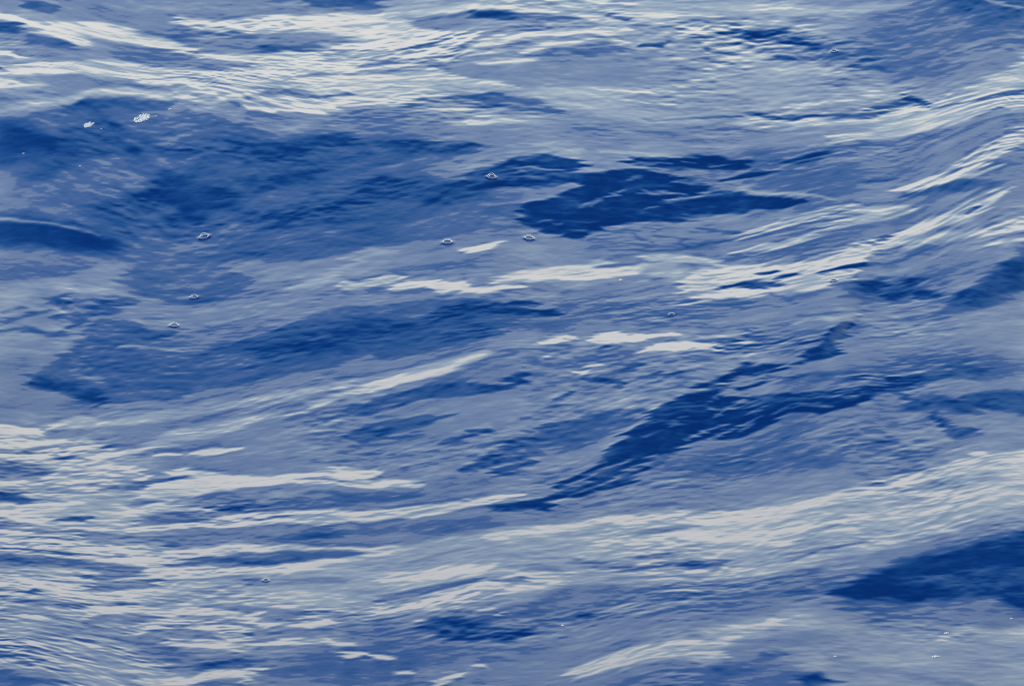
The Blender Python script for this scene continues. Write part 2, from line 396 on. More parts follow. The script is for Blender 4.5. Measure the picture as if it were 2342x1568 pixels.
R 4.2 3 .3 1600,769,2 1680,766,3 1725,772,2
R 4.3 4 .25 1810,738,3 1870,730,5 1930,723,7 1960,722,4
R 3.9 5 .4 1930,725,3 2010,740,4 2050,760,3
R 4.0 4 .5 2105,760,3 2180,765,3
R 2.8 14 1.3 1660,800,14 1740,790,26 1840,785,22 1900,765,8
R 0.6 3 .5 1945,748,7 1925,760,9 1900,775,8 1880,790,4
R 0.7 3 .5 1825,826,3 1840,812,10 1880,806,12 1905,802,7 1930,798,2
R 1.0 3 .3 1880,795,5 1910,790,5
# --- lower middle
R 4.0 6 .4 140,975,5 260,965,9 400,945,12 520,925,14 660,905,10 760,885,8 860,865,8 980,838,6 1050,822,3
R 4.6 4 .2 700,928,3 800,900,4 900,872,6 1000,850,7 1040,835,6 1118,804,2
R 4.2 6 .5 340,1010,6 420,995,16 480,985,14 560,965,8 700,940,3
R 3.0 4 .4 400,978,4 470,970,5 510,965,3
R 4.95 2.5 .2 -60,990,12 40,985,10 80,988,6 100,991,2
R 4.7 3 .4 -40,1014,7 50,1010,8 140,1008,5
R 4.5 5 .5 120,975,4 180,962,9 240,967,4
R 4.7 4 .8 -30,1046,6 60,1042,7 130,1030,14 190,1018,12 250,1025,5
R 4.3 5 .6 200,1045,6 300,1035,8 400,1015,5
R 4.95 2 .2 440,1036,3 490,1028,4 538,1023,2
R 4.95 2 .2 366,1044,2 420,1037,2
R 2.2 7 .8 0,1040,5 80,1030,5 200,1050,4
R 1.55 4 .4 780,935,5 880,905,6 960,890,2
R 1.6 4 .65 700,972,3 760,958,6 830,938,12 920,912,16 1000,892,18 1070,882,17 1130,890,10 1190,870,8
R 1.4 3 .3 1155,866,5 1190,860,8 1223,853,5
R 1.4 3 .3 1170,866,4 1204,875,4
R 1.6 4 .7 800,1002,4 850,990,14 900,975,16 960,962,10 1045,948,4
R 2.8 3 .3 930,935,3 960,925,3 1000,920,2
R 1.7 3 .4 820,1010,4 900,1005,4 975,990,2
R 1.7 3 .4 845,1036,4 893,1034,2
R 1.7 4 .5 1010,1022,4 1050,1008,6 1085,996,4
R 1.2 2.5 .2 1080,985,3 1120,985,3
R 1.5 4 .3 1270,920,3 1305,898,5
R 1.3 3 .3 1280,918,2 1300,902,3
R 2.3 6 .6 1180,960,4 1250,940,5 1310,910,4
R 1.6 12 .9 1070,1080,6 1150,1040,28 1240,1005,35 1330,985,40 1420,955,20 1470,940,8
P 0.45 3 .45 1440,992 1490,942 1560,904 1640,895 1640,908 1700,913 1790,905 1850,898 2000,884 2080,880 1990,903 1960,924 1880,940 1800,943 1760,965 1720,982 1680,1000 1600,1005 1540,1035 1500,1058 1430,1090 1330,1135 1300,1130 1340,1100 1400,1050 1380,1050 1400,1030
R 0.3 3 .4 1280,1112,3 1340,1090,7 1400,1060,8
R 0.5 3 .2 1120,1166,2 1170,1158,7 1220,1152,10 1260,1160,6
R 0.5 3 .5 1210,1152,3 1270,1140,6 1320,1120,6 1370,1090,5
R 0.5 3 .2 1372,1122,1 1400,1110,5 1450,1096,3
R 1.2 4 .5 1060,1075,4 1120,1060,5 1180,1052,3
R 1.0 4 .4 1130,1085,3 1180,1070,5 1220,1060,3
R 2.8 2 .15 1350,1090,3 1400,1070,5 1440,1055,4
R 2.8 2 .15 1310,1105,2 1345,1098,4
R 2.8 2 .15 1440,1078,3 1470,1062,4 1510,1045,3
R 2.8 2 .15 1480,1065,3 1530,1040,2
R 2.7 2.5 .15 1630,955,1 1650,945,5 1662,935,2
R 2.8 2 .15 1560,1010,2 1610,985,4 1650,972,3
R 2.8 2 .15 1600,1015,2 1650,990,4 1680,975,2
R 2.8 2 .15 1690,985,2 1725,962,4 1745,950,2
R 2.7 2.5 .25 1620,930,2 1680,935,3 1740,920,2
R 2.6 2 .2 1820,915,1 1900,905,2 1960,908,1
R 2.6 3 .3 1840,930,2 1900,925,3
R 0.6 4 .6 1580,915,3 1630,892,6 1660,870,7 1700,842,9 1712,838,4
R 0.6 3 .5 1680,890,3 1740,875,5 1750,865,4
R 0.6 3 .4 1715,852,5 1745,842,7 1786,836,5
R 0.9 4 .8 1600,890,4 1650,880,5
R 2.3 8 1.4 1760,870,8 1900,860,10 2050,862,8
R 1.0 5 .5 1900,910,5 2050,885,8 2180,852,8 2250,858,10 2342,840,10
R 2.4 20 .6 2050,820,20 2200,840,30 2420,840,30
R 1.3 6 .5 2190,845,5 2250,850,8
R 1.3 7 .4 2080,930,5 2140,920,12 2230,935,10 2230,915,16 2342,920,20 2430,915,22
R 1.4 6 .4 2050,890,7 2090,920,8
R 1.3 6 .5 2140,950,6 2190,990,10 2240,985,6
R 2.5 25 .6 1560,1080,30 1750,1040,40 1950,1010,40 2100,1040,20
R 2.2 14 .7 1660,1070,16 1800,1060,18 1920,1050,14
R 3.2 15 .3 2050,1100,10 2150,1060,20 2300,1020,14
R 4.7 2.5 .1 2130,1073,2 2160,1070,3 2180,1066,3
R 4.7 2.5 .1 2215,1040,2 2260,1038,3
# --- white streak field lower left
R 4.0 14 .6 60,1130,30 180,1125,40 280,1130,30 360,1120,12
R 4.7 4 .7 -50,1110,9 60,1106,11 130,1095,14 200,1110,12
R 4.8 4 .6 -50,1045,5 60,1048,5 160,1062,5 250,1055,7
R 4.8 3 .5 264,1066,3 320,1076,4 332,1084,2
R 2.5 8 .5 -60,1075,20 40,1075,18 100,1085,12
R 1.4 7 .4 -50,1140,14 20,1138,12 75,1150,3
R 2.3 4 .6 230,1116,4 300,1112,6 400,1098,7 420,1094,3
R 4.9 3 .4 380,1084,4 420,1075,9 460,1088,8 520,1092,5
R 4.8 3 .5 320,1135,12 380,1120,14 440,1115,18 520,1105,16 640,1098,8 700,1090,10 780,1082,14 850,1084,8 872,1076,3
R 4.7 3 .8 700,1092,6 780,1095,12 860,1108,10 960,1105,4
R 4.8 3 .4 380,1160,10 420,1165,6 460,1160,4
R 2.6 5 .4 290,1158,6 330,1150,9 350,1145,5
R 2.8 4 .5 450,1145,4 560,1128,7 660,1110,5
R 4.6 4 .6 -50,1160,7 60,1160,5 180,1150,5
R 4.7 4 .7 -50,1178,12 60,1180,14 180,1185,10 280,1172,8 318,1182,3
R 1.7 4 .5 120,1187,4 200,1185,5
R 4.6 4 .7 -50,1210,10 100,1200,5 230,1205,4
R 2.2 8 .5 -20,1200,5 60,1200,4
R 2.7 7 .3 330,1190,14 420,1195,18 500,1180,10
R 2.2 6 .7 470,1166,8 600,1155,14 700,1145,16 820,1140,14 950,1130,8
R 4.7 3 .9 310,1209,2 420,1203,4 560,1196,6 700,1185,8 800,1180,7
R 4.6 3 .9 470,1190,3 620,1180,5 760,1172,5
R 4.7 3 .7 720,1195,4 850,1180,8 940,1172,10 1040,1158,7 1120,1148,4
R 4.9 2 .3 1068,1145,2 1130,1140,3 1192,1133,2
R 2.6 7 .5 200,1228,10 350,1232,12 480,1240,10 640,1225,8 800,1215,12 950,1205,16 1100,1200,16 1230,1195,8
R 1.9 5 .6 600,1232,4 700,1225,7 780,1222,5
R 4.7 3 .8 -60,1230,14 40,1235,12 120,1250,7 200,1262,6
R 4.8 3 .5 170,1255,5 260,1258,8 350,1258,8 300,1272,8 400,1270,8 540,1250,7 640,1255,5 790,1258,5 950,1252,4 1060,1235,3
R 4.8 3 .6 180,1283,3 280,1290,8 360,1295,12 430,1298,8 500,1303,4
R 4.9 3 .6 290,1312,5 370,1310,12 440,1315,8
R 2.65 5 .35 -60,1272,16 40,1280,16 120,1285,12 220,1295,14 330,1302,9 300,1312,8 230,1318,14
R 1.6 4 .4 30,1278,4 70,1288,6
R 2.7 4 .3 170,1340,12 240,1344,14 320,1338,12 350,1328,5
R 2.6 4 .35 390,1293,3 460,1285,10 560,1280,16 660,1275,14 760,1265,8 850,1263,2
R 1.7 5 .5 510,1282,4 600,1286,6 680,1272,4
P 4.0 7 .6 420,1325 560,1315 700,1300 820,1283 880,1258 1100,1216 1300,1190 1430,1180 1560,1160 1590,1180 1700,1170 1900,1120 2100,1090 2442,1030 2442,1140 2300,1170 2200,1210 2000,1262 1800,1312 1650,1312 1500,1345 1350,1330 1270,1350 1210,1385 1000,1400 850,1402 700,1390 600,1360 480,1350
R 4.9 3 .3 440,1318,4 560,1310,4 700,1296,5 800,1278,6 880,1262,4
R 2.9 7 .6 560,1335,7 680,1325,8 780,1330,6
R 4.7 3 .8 850,1398,8 900,1385,12 980,1372,12 1100,1350,16 1220,1335,12 1330,1325,8
R 4.7 3 .7 870,1325,6 1000,1310,10 1130,1290,10 1050,1300,8
R 4.6 3 .7 1110,1230,6 1250,1210,8 1380,1190,6 1480,1185,5 1570,1180,5
R 4.6 4 .5 1440,1240,6 1530,1232,9 1680,1225,7
R 4.9 3 .3 1100,1338,4 1180,1320,6 1240,1308,5 1320,1305,3
R 2.7 4 .3 862,1374,5 930,1358,9 1000,1342,10 1060,1330,10 1082,1322,3
R 2.7 3 .3 1130,1328,3 1200,1325,4
R 3.2 4 .2 1200,1300,5 1240,1296,9 1290,1300,5
R 2.9 4 .5 1440,1222,4 1500,1210,8 1570,1203,7 1600,1200,4
R 2.6 8 .8 1320,1280,5 1420,1300,6 1540,1290,8 1600,1300,5
R 4.2 5 .6 1330,1330,8 1480,1320,8 1620,1310,8 1750,1290,8
R 4.6 5 .7 1600,1190,8 1700,1182,12 1800,1170,13 1900,1140,12 2000,1115,13 2120,1085,13 2230,1065,14 2430,1030,16
R 4.4 8 .7 1640,1230,10 1780,1225,14 1900,1200,14 2050,1180,20 2200,1140,20
R 4.2 8 .6 1560,1330,8 1700,1310,10 1820,1290,10 1980,1245,10 2100,1230,12
R 2.7 6 1.0 1560,1290,5 1640,1285,9 1660,1300,8
R 2.4 5 .7 1800,1280,3 1880,1255,4 1960,1240,4
R 4.95 4 .7 -60,1325,14 40,1332,15 110,1340,14 200,1338,4
R 4.6 4 .6 -60,1350,10 80,1362,12 200,1366,8 350,1355,6 480,1340,5
R 4.0 8 .6 -60,1400,30 80,1405,34 200,1400,26 330,1390,18 450,1370,12
R 2.5 5 .8 0,1368,3 120,1385,4 300,1385,6 420,1375,3
R 1.6 3 .3 60,1352,3 100,1353,3
R 4.8 3 .5 200,1395,3 300,1392,5 400,1400,5 520,1400,5 600,1425,5 700,1430,5 760,1420,3
R 2.65 4 .3 460,1385,3 540,1392,8 600,1400,14 650,1405,16 690,1400,10
R 4.9 3 .2 560,1406,1 590,1404,2
R 2.7 3 .2 180,1424,3 240,1415,8 320,1415,9 390,1414,2
R 4.6 4 .9 300,1440,10 400,1425,8 480,1430,12 560,1450,14 520,1475,8
R 2.8 3 .2 375,1449,2 430,1446,7 490,1445,3
R 2.8 3 .2 310,1458,3 345,1456,6 370,1460,2
R 2.8 3 .2 436,1480,2 475,1476,3
R 2.7 7 .4 700,1445,10 620,1440,8 680,1420,5
P 3.75 12 1.3 -100,1430 100,1440 250,1470 400,1530 380,1668 -100,1668
P 2.7 10 .4 320,1490 420,1480 520,1500 620,1505 780,1480 900,1440 1000,1568 1000,1668 420,1668 400,1568 480,1560 600,1540 480,1535 380,1510
R 2.0 8 .6 470,1525,10 540,1512,12 580,1520,8
R 1.8 12 .6 -60,1560,24 20,1552,20 90,1556,12 120,1565,5
R 1.5 5 .4 -30,1488,7 30,1500,4
R 4.7 3 .8 380,1466,6 470,1470,7 560,1482,6 640,1470,6 760,1460,4
R 4.8 3 .7 330,1560,8 420,1556,10 500,1543,8 590,1536,5 560,1555,5
R 4.8 2.5 .2 750,1470,3 800,1472,4
R 2.75 18 .65 800,1430,14 950,1430,25 1150,1420,30 1350,1390,30 1550,1390,30 1700,1400,14
R 1.3 5 .8 960,1440,2 1010,1424,7 1060,1430,10 1090,1442,8
R 1.2 5 .8 1000,1448,4 1060,1462,6 1110,1445,14 1170,1455,12 1208,1440,5
R 1.2 4 .5 1015,1422,4 1050,1418,4
R 1.3 4 .3 968,1437,2 992,1438,3
R 0.8 3 .2 1315,1413,3 1345,1404,5
R 4.95 2 .2 797,1500,4 825,1497,5 838,1494,3
R 4.95 2 .2 855,1502,3 898,1505,3
R 4.9 2 .2 905,1543,2 945,1535,3
R 4.95 2 .2 988,1565,4 1015,1553,5 1050,1541,3
R 4.9 2 .2 1080,1522,2 1112,1522,3
R 4.8 2 .3 1095,1392,2 1118,1391,3
R 4.8 2 .3 1140,1403,2 1150,1403,2
R 4.8 2 .3 960,1418,2 975,1417,2
R 4.0 14 .6 1320,1540,6 1420,1510,14 1560,1475,22 1700,1440,25 1820,1425,22 1950,1440,20 2100,1470,20 2430,1460,25
R 4.6 6 .7 1300,1548,5 1400,1515,12 1500,1490,14 1620,1470,14 1700,1442,8 1780,1425,6
R 4.6 6 .7 1560,1490,10 1640,1500,12 1600,1510,6
P 3.85 30 .5 1750,1490 1950,1460 2150,1480 2442,1470 2442,1668 2000,1668 1880,1580 1780,1510
R 3.3 14 .4 1900,1520,10 2050,1540,14 2200,1560,14
R 4.2 8 .4 2200,1435,8 2300,1450,14 2430,1440,14
P 2.6 16 .5 1200,1668 1250,1575 1400,1548 1540,1525 1640,1516 1780,1500 1830,1520 1900,1550 1960,1668
R 1.7 8 .3 1740,1500,6 1775,1498,7
R 0.7 7 .2 1840,1558,6 1880,1550,7
R 1.9 10 .4 1640,1535,12 1700,1530,10
R 4.2 6 .6 1600,1505,4 1600,1520,3
R 2.75 22 .6 1560,1360,14 1700,1370,22 1850,1340,25 1950,1310,14
R 1.6 5 .5 1815,1358,3 1860,1352,4
R 1.6 5 .5 1820,1378,2 1870,1366,4
R 2.3 12 .5 1930,1390,8 2020,1400,10 2100,1395,8
R 1.7 7 .4 1940,1394,4 2030,1395,8 2090,1402,6
R 2.9 18 .4 2050,1405,12 2200,1400,20 2420,1410,25
R 3.0 12 .4 2200,1215,10 2300,1190,14 2420,1160,14
P 0.35 13 .2 1918,1356 1990,1325 2060,1292 2150,1270 2250,1246 2342,1226 2442,1200 2442,1420 2342,1385 2290,1355 2200,1352 2150,1362 2070,1371 2030,1358 1960,1364
R 0.9 14 .4 2090,1330,5 2160,1318,9 2220,1330,14 2290,1310,20 2342,1330,28 2430,1340,30
R 2.2 6 .3 2110,1330,2 2150,1322,4
R 0.8 10 .3 2310,1360,10 2342,1350,14
R 4.6 4 1.2 1690,545,4 1780,515,7 1880,490,8 1960,475,4
R 4.7 3 1.2 2060,432,3 2150,410,7 2230,385,8 2280,372,3
R 4.7 3 1.1 2190,378,3 2250,345,9 2300,320,9 2342,300,10
R 4.5 4 1.2 960,75,8 1010,95,14 1060,90,12 1040,130,10
R 3.0 3 .6 800,170,2 860,165,4 930,160,2
R 3.1 3 .6 560,200,2 620,203,3
R 3.0 3 .5 640,214,3 700,222,5 730,216,2
R 1.4 3 .6 600,108,3 660,112,3
R 2.0 4 1.1 1680,780,10 1720,765,12 1640,800,8
R 1.1 3 .7 1905,785,4 1930,768,5 1950,752,7
R 1.1 3 .5 2060,222,2 2130,240,3
R 1.3 3 .5 1475,100,2 1530,103,4
R 1.3 3 .4 1780,130,3 1830,134,3
R 1.3 3 .6 1960,140,3 2000,135,2
R 1.5 3 .6 1970,155,5 2030,158,4
R 2.7 2 .2 1376,455,1 1400,447,4 1420,436,3
R 2.7 2 .2 1352,462,1 1372,455,3
R 2.7 1.5 .2 1466,480,1 1500,476,2
R 2.9 1.5 .2 1535,404,1 1610,412,1
R 2.9 2 .2 1560,412,2 1630,420,2 1660,416,1
R 2.9 2 .3 1540,455,2 1600,452,3 1650,447,1
R 2.9 1.5 .2 1520,462,1 1570,455,2
R 2.9 1.5 .3 1440,362,1 1530,365,1
R 2.9 1.5 .3 1450,372,1 1540,374,1
R 3.0 1.5 .3 1610,373,1 1640,378,2 1690,373,1
R 2.8 1.5 .2 1560,366,1 1580,371,2
R 2.7 2 .3 1180,385,2 1230,382,3 1270,388,2
R 2.6 2 .3 1120,398,2 1180,393,2
R 2.8 2 .2 1240,505,1 1262,502,3
R 2.8 2 .2 1272,512,1 1290,510,2
R 2.8 1.5 .2 1600,925,1 1640,905,2 1650,900,1
R 2.8 1.5 .2 1660,930,2 1700,917,2 1730,922,1
R 2.8 1.5 .2 1700,950,2 1740,930,2 1790,915,1
R 2.8 1.5 .2 1760,955,1 1800,935,2 1850,922,1
R 2.8 1.5 .2 1480,1000,1 1520,985,2
R 2.8 1.5 .2 1530,975,1 1560,962,2
R 2.8 1.5 .2 1400,1092,1 1450,1072,2 1500,1052,1
R 2.8 1.5 .2 1290,1135,1 1340,1118,2 1370,1108,1
R 2.8 1.5 .2 1330,1125,1 1390,1100,3 1420,1090,1
R 2.6 1.5 .2 1850,893,1 2000,878,1
R 2.6 1.5 .2 1830,903,1 1980,890,1
R 2.6 1.5 .2 1880,912,1 1950,905,2
R 1.5 7 1.0 1890,900,6 1990,888,8 2100,880,8
R 1.6 5 .9 1700,905,2 1760,915,6 1840,912,8
"""
STROKES = []
for _l in STROKE_TEXT.strip().splitlines():
    if _l.startswith("#"): continue
    _f = _l.split()
    STROKES.append((_f[0], float(_f[1]), float(_f[2]), float(_f[3]), [[float(c) for c in p.split(",")] for p in _f[4:]]))
def paint():
    us = np.arange(-MARG, PW+MARG, GS); vs = np.arange(-MARG, PH+MARG, GS)
    U, V = np.meshgrid(us, vs)
    B = np.full(U.shape, 3.0, np.float32)
    A = np.full(U.shape, 0.36, np.float32)       # ripple strength
    for st in STROKES:
        kind, val, soft, amp, pts = st
        pts = np.array(pts, float)
        if kind == 'R': pts = pts.reshape(-1, 3)
        else: pts = pts.reshape(-1, 2)
        pad = soft*2.5 + (pts[:, 2].max() if kind == 'R' else 0) + 4
        i0 = max(int((pts[:,0].min()-pad+MARG)/GS), 0); i1 = min(int((pts[:,0].max()+pad+MARG)/GS)+2, len(us))
        j0 = max(int((pts[:,1].min()-pad+MARG)/GS), 0); j1 = min(int((pts[:,1].max()+pad+MARG)/GS)+2, len(vs))
        if i0 >= i1 or j0 >= j1: continue
        u = U[j0:j1, i0:i1]; v = V[j0:j1, i0:i1]
        if kind == 'R':
            d = np.full(u.shape, 1e9, np.float32)
            for (x0,y0,w0),(x1,y1,w1) in zip(pts[:-1], pts[1:]):
                dx, dy = x1-x0, y1-y0; q = dx*dx+dy*dy+1e-6
                t = np.clip(((u-x0)*dx+(v-y0)*dy)/q, 0, 1)
                dd = np.hypot(u-(x0+t*dx), v-(y0+t*dy)) - (w0+(w1-w0)*t)
                d = np.minimum(d, dd)
        else:
            ins = np.zeros(u.shape, bool); d = np.full(u.shape, 1e9, np.float32)
            for (x0,y0),(x1,y1) in zip(pts, np.roll(pts, -1, 0)):
                c = ((y0 > v) != (y1 > v)) & (u < (x1-x0)*(v-y0)/(y1-y0+1e-9)+x0)
                ins ^= c
                dx, dy = x1-x0, y1-y0; q = dx*dx+dy*dy+1e-6
                t = np.clip(((u-x0)*dx+(v-y0)*dy)/q, 0, 1)
                d = np.minimum(d, np.hypot(u-(x0+t*dx), v-(y0+t*dy)))
            d = np.where(ins, -d, d)
        if val >= 4.4 or val <= 1.35: d = d - soft*.75
        m = 1/(1+np.exp(np.clip(d/(soft*0.38), -30, 30)))
        B[j0:j1, i0:i1] += (val-B[j0:j1, i0:i1])*m
        if amp is not None: A[j0:j1, i0:i1] += (amp-A[j0:j1, i0:i1])*m
    return us, vs, B, A
def bil(T, u, v):
    x = np.clip((u+MARG)/GS, 0, T.shape[1]-1.001); y = np.clip((v+MARG)/GS, 0, T.shape[0]-1.001)
    xi = x.astype(np.int64); yi = y.astype(np.int64); fx = x-xi; fy = y-yi
    return ((T[yi,xi]*(1-fx)+T[yi,xi+1]*fx)*(1-fy)+(T[yi+1,xi]*(1-fx)+T[yi+1,xi+1]*fx)*fy)
def target(B0, A0, u, v):
    """desired steepness level at frame point (u, v)"""
    s = stream(u, v)
    a = bil(A0, u, v)
    # feathering along the streamlines: tongues of one level run into the next
    n1 = fbm(u/130, s/7.5, 0, 3, .65); n2 = fbm(u/60, s/16.0, 3, 3)
    wa = 8 + 34*np.clip(a, 0, 1.2)
    b = bil(B0, u + wa*n1, v + 5*n2)
    ac = np.clip(a, 0, 1.4)
    lo = fbm(u/170, s/26, 1, 2) + .6*fbm(u/420, s/80, 4, 1); mid = fbm(u/80, s/8.2, 2, 3, .65); hi = fbm(u/30, s/4.0, 4, 2, .8)
    blot = fbm(u/38, s/13, 5, 4, .68)
    fil = fbm(u/120, s/5.0, 3, 3, .7)            # long threads that split the bright bands
    patch = 0.45 + 1.0*np.clip(fbm(u/260+9, s/70, 5, 2)+.4, 0, 1.2)
    comb = np.sin(2*np.pi*(s/9.5 + 1.3*fbm(u/110, s/45, 3, 2)))
    calm = np.clip((3.0-b)/1.2, 0, 1)            # dark faces are blotched rather than streaked
    b = b - .75*np.clip(fil-.1, 0, 1)*np.clip((b-3.7)/.9, 0, 1)
    return (b + 0.28*lo + ac*patch*(0.85*mid*(1-.45*calm) + 0.9*hi*(1-.2*calm))
            + np.clip(ac-.62, 0, 1)*patch*0.75*comb + (.12+.46*calm)*blot*np.clip(b/.9, .35, 1))


F_PX = PW*DIST/VIEW_W
FWD = np.array([0.0, cos(R(GRAZE)), -sin(R(GRAZE))]); UP = np.array([0.0, sin(R(GRAZE)), cos(R(GRAZE))])
def project(x, y, z):
    rx, ry, rz = x-CAM[0], y-CAM[1], z-CAM[2]
    dep = ry*FWD[1]+rz*FWD[2]; upc = ry*UP[1]+rz*UP[2]
    return PW/2+F_PX*rx/dep, PH/2-F_PX*upc/dep
# elevation of the sky that each steepness level mirrors
LV = [-1, 0, 1, 2, 3, 4, 5, 6]
EV = [39, 35, 29.8, 24.6, 19.4, 14.0, 9.0, 6.0]
us, vs, B0, A0 = paint()
TM, TS = 660.0, 2.0
tu, tv = np.meshgrid(np.arange(-TM, PW+TM, TS), np.arange(-TM, PH+TM, TS))
TB = target(B0, A0, tu, tv)
out = np.maximum(np.maximum(-tu, tu-PW), np.maximum(-tv, tv-PH))      # distance outside the traced patch
wo = np.clip((out-20)/90.0, 0, 1); wo = wo*wo*(3-2*wo)
ss = stream(tu, tv)
gen = 3.1 + 1.5*fbm(tu/420, ss/70, 1, 4, .6) + 0.4*fbm(tu/80, ss/10, 2, 2)
TB = TB*(1-wo)+gen*wo
# water bends sharply at small ripples: steepen the finest scale
for _k, _w in ((2, .55), (5, .30)):
    _s = sum(np.roll(TB, j, 0) for j in range(-_k, _k+1))/(2*_k+1)
    TB = TB + _w*(TB-_s)
TE = np.interp(TB, LV, EV).astype(np.float32)
def look(T, u, v):
    x = np.clip((u+TM)/TS, 0, T.shape[1]-1.01); y = np.clip((v+TM)/TS, 0, T.shape[0]-1.01)
    xi = x.astype(np.int32); yi = y.astype(np.int32); fx = (x-xi).astype(np.float32); fy = (y-yi).astype(np.float32)
    return ((T[yi,xi]*(1-fx)+T[yi,xi+1]*fx)*(1-fy)+(T[yi+1,xi]*(1-fx)+T[yi+1,xi+1]*fx)*fy)
X0, X1, Y0, Y1 = -1.65, 1.65, -2.0, 2.8
DX, DY = 0.0025, 0.0021
gx = np.arange(X0, X1, DX); gy = np.arange(Y0, Y1, DY)
GX, GY = np.meshgrid(gx, gy); GX = GX.astype(np.float32); GY = GY.astype(np.float32)
kx = 2*pi*np.fft.rfftfreq(len(gx), DX)[None, :]; ky = 2*pi*np.fft.fftfreq(len(gy), DY)[:, None]
LAM = 0.01; MU = 0.0022
DEN = ky*ky + LAM*kx*kx + MU*kx**4/(ky*ky+2.0) + 0.3
def edge(t, a, b, w):
    s = np.clip(np.minimum((t-a)/w, (b-t)/w), 0, 1); return s*s*(3-2*s)
WIN = edge(GX, X0, X1, .6)*edge(GY, Y0, Y1, .55)
Hh = np.zeros(GX.shape, np.float32)
P = None
for it in range(9):
    u, v = project(GX, GY, Hh)
    et = look(TE, u, v)
    dx_, dy_, dz_ = GX-CAM[0], GY-CAM[1], Hh-CAM[2]
    dn = np.sqrt(dx_*dx_+dy_*dy_+dz_*dz_)
    if P is None:
        gr = np.degrees(np.arcsin(-dz_/dn))
        P = np.tan(np.radians((et-gr)/2))
    else:
        hp = np.gradient(Hh, DY, axis=0); hq = np.gradient(Hh, DX, axis=1)
        nn = np.sqrt(1+hp*hp+hq*hq)
        dd = (-hq*dx_-hp*dy_+dz_)/dn/nn
        ea = np.degrees(np.arcsin(np.clip(dz_/dn - 2*dd/nn, -1, 1)))
        er = et-ea
        inn = (u > 0)&(u < PW)&(v > 0)&(v < PH)
        print('wave fit', it, 'rms deg', float(np.sqrt((er[inn]**2).mean())), 'height', float(Hh.min()), float(Hh.max()))
        P = P + 0.7*np.radians(er)/2
        P = np.clip(P, -.3, .4)
    Hn = np.fft.irfft2(-1j*ky*np.fft.rfft2(P*WIN)/DEN, s=GX.shape).astype(np.float32)
    Hh = Hn
Hh *= WIN
Hh -= 0
def sea_local(x, y):
    fx = np.clip((x-X0)/DX, 0, len(gx)-1.01); fy = np.clip((y-Y0)/DY, 0, len(gy)-1.01)
    xi = fx.astype(np.int64); yi = fy.astype(np.int64); fx = fx-xi; fy = fy-yi
    h = ((Hh[yi,xi]*(1-fx)+Hh[yi,xi+1]*fx)*(1-fy)+(Hh[yi+1,xi]*(1-fx)+Hh[yi+1,xi+1]*fx)*fy)
    ins = (x > X0)&(x < X1)&(y > Y0)&(y < Y1)
    return np.where(ins, h, 0.0)
rs = np.random.RandomState(11)
SWELL = []
for i in range(26):
    lam = 0.5*1.33**i if i < 16 else 0.7*1.3**(i-12)
    a = rs.normal(0, .55)
    SWELL.append((2*pi/lam*math.sin(a), 2*pi/lam*math.cos(a), rs.uniform(0, 2*pi), 0.0085*min(lam, 14), lam))
def sea(x, y, spacing):
    """height of the sea anywhere: the fitted patch, then open chop that grows out of it"""
    w = np.clip(np.maximum(np.abs(x)-1.0, np.maximum(-1.35-y, y-2.0))/2.2, 0, 1); w = w*w*(3-2*w)
    h = np.zeros_like(x)
    for a, b, ph, am, lam in SWELL:
        att = np.clip(lam/spacing/4-.6, 0, 1)
        h += am*att*np.sin(a*x+b*y+ph)
    return sea_local(x, y) + h*w

def axis(a, b, d0, d1, n_out, g):
    """even spacing d0..d1 from a to b, then cells growing by g on both sides"""
    t = [a]
    while t[-1] < b:
        f = (t[-1]-a)/(b-a); t.append(t[-1]+d0+(d1-d0)*f)
    core = np.array(t); d = np.concatenate([[d0*g**i for i in range(n_out)]])
    lo = core[0]-np.cumsum(d)[::-1]; e = np.array([d1*g**i for i in range(n_out)])
    return np.concatenate([lo, core, core[-1]+np.cumsum(e)])
ax = axis(-0.96, 0.96, .0026, .0026, 85, 1.15)
ay = axis(-1.38, 1.95, .00175, .0034, 85, 1.15)
print('grid', len(ax), len(ay), 'reach', ax[-1], ay[-1])
VX, VY = np.meshgrid(ax, ay)
SPX, SPY = np.meshgrid(np.gradient(ax), np.gradient(ay))
SP = np.maximum(SPX, SPY)
VZ = sea(VX, VY, SP)
nx, ny = len(ax), len(ay)
co = np.stack([VX, VY, VZ], -1).reshape(-1, 3).astype(np.float32)
idx = np.arange(nx*ny).reshape(ny, nx)
q = np.stack([idx[:-1,:-1], idx[:-1,1:], idx[1:,1:], idx[1:,:-1]], -1).reshape(-1, 4).astype(np.int32)
me = bpy.data.meshes.new('water')
me.vertices.add(len(co)); me.vertices.foreach_set('co', co.ravel())
me.loops.add(q.size); me.loops.foreach_set('vertex_index', q.ravel())
me.polygons.add(len(q)); me.polygons.foreach_set('loop_start', np.arange(0, q.size, 4, dtype=np.int32))
me.update(calc_edges=True)
me.polygons.foreach_set('use_smooth', np.ones(len(q), bool))
ch = me.attributes.new('choppy', 'FLOAT', 'POINT')
cw = np.clip((SP-.0036)/.03, 0, 1)**.7
ch.data.foreach_set('value', cw.ravel().astype(np.float32))
me.materials.append(M_WATER)
water = bpy.data.objects.new('water', me); sc.collection.objects.link(water)
water['kind'] = 'structure'
water['label'] = 'smooth blue sea surface mirroring white and grey clouds'

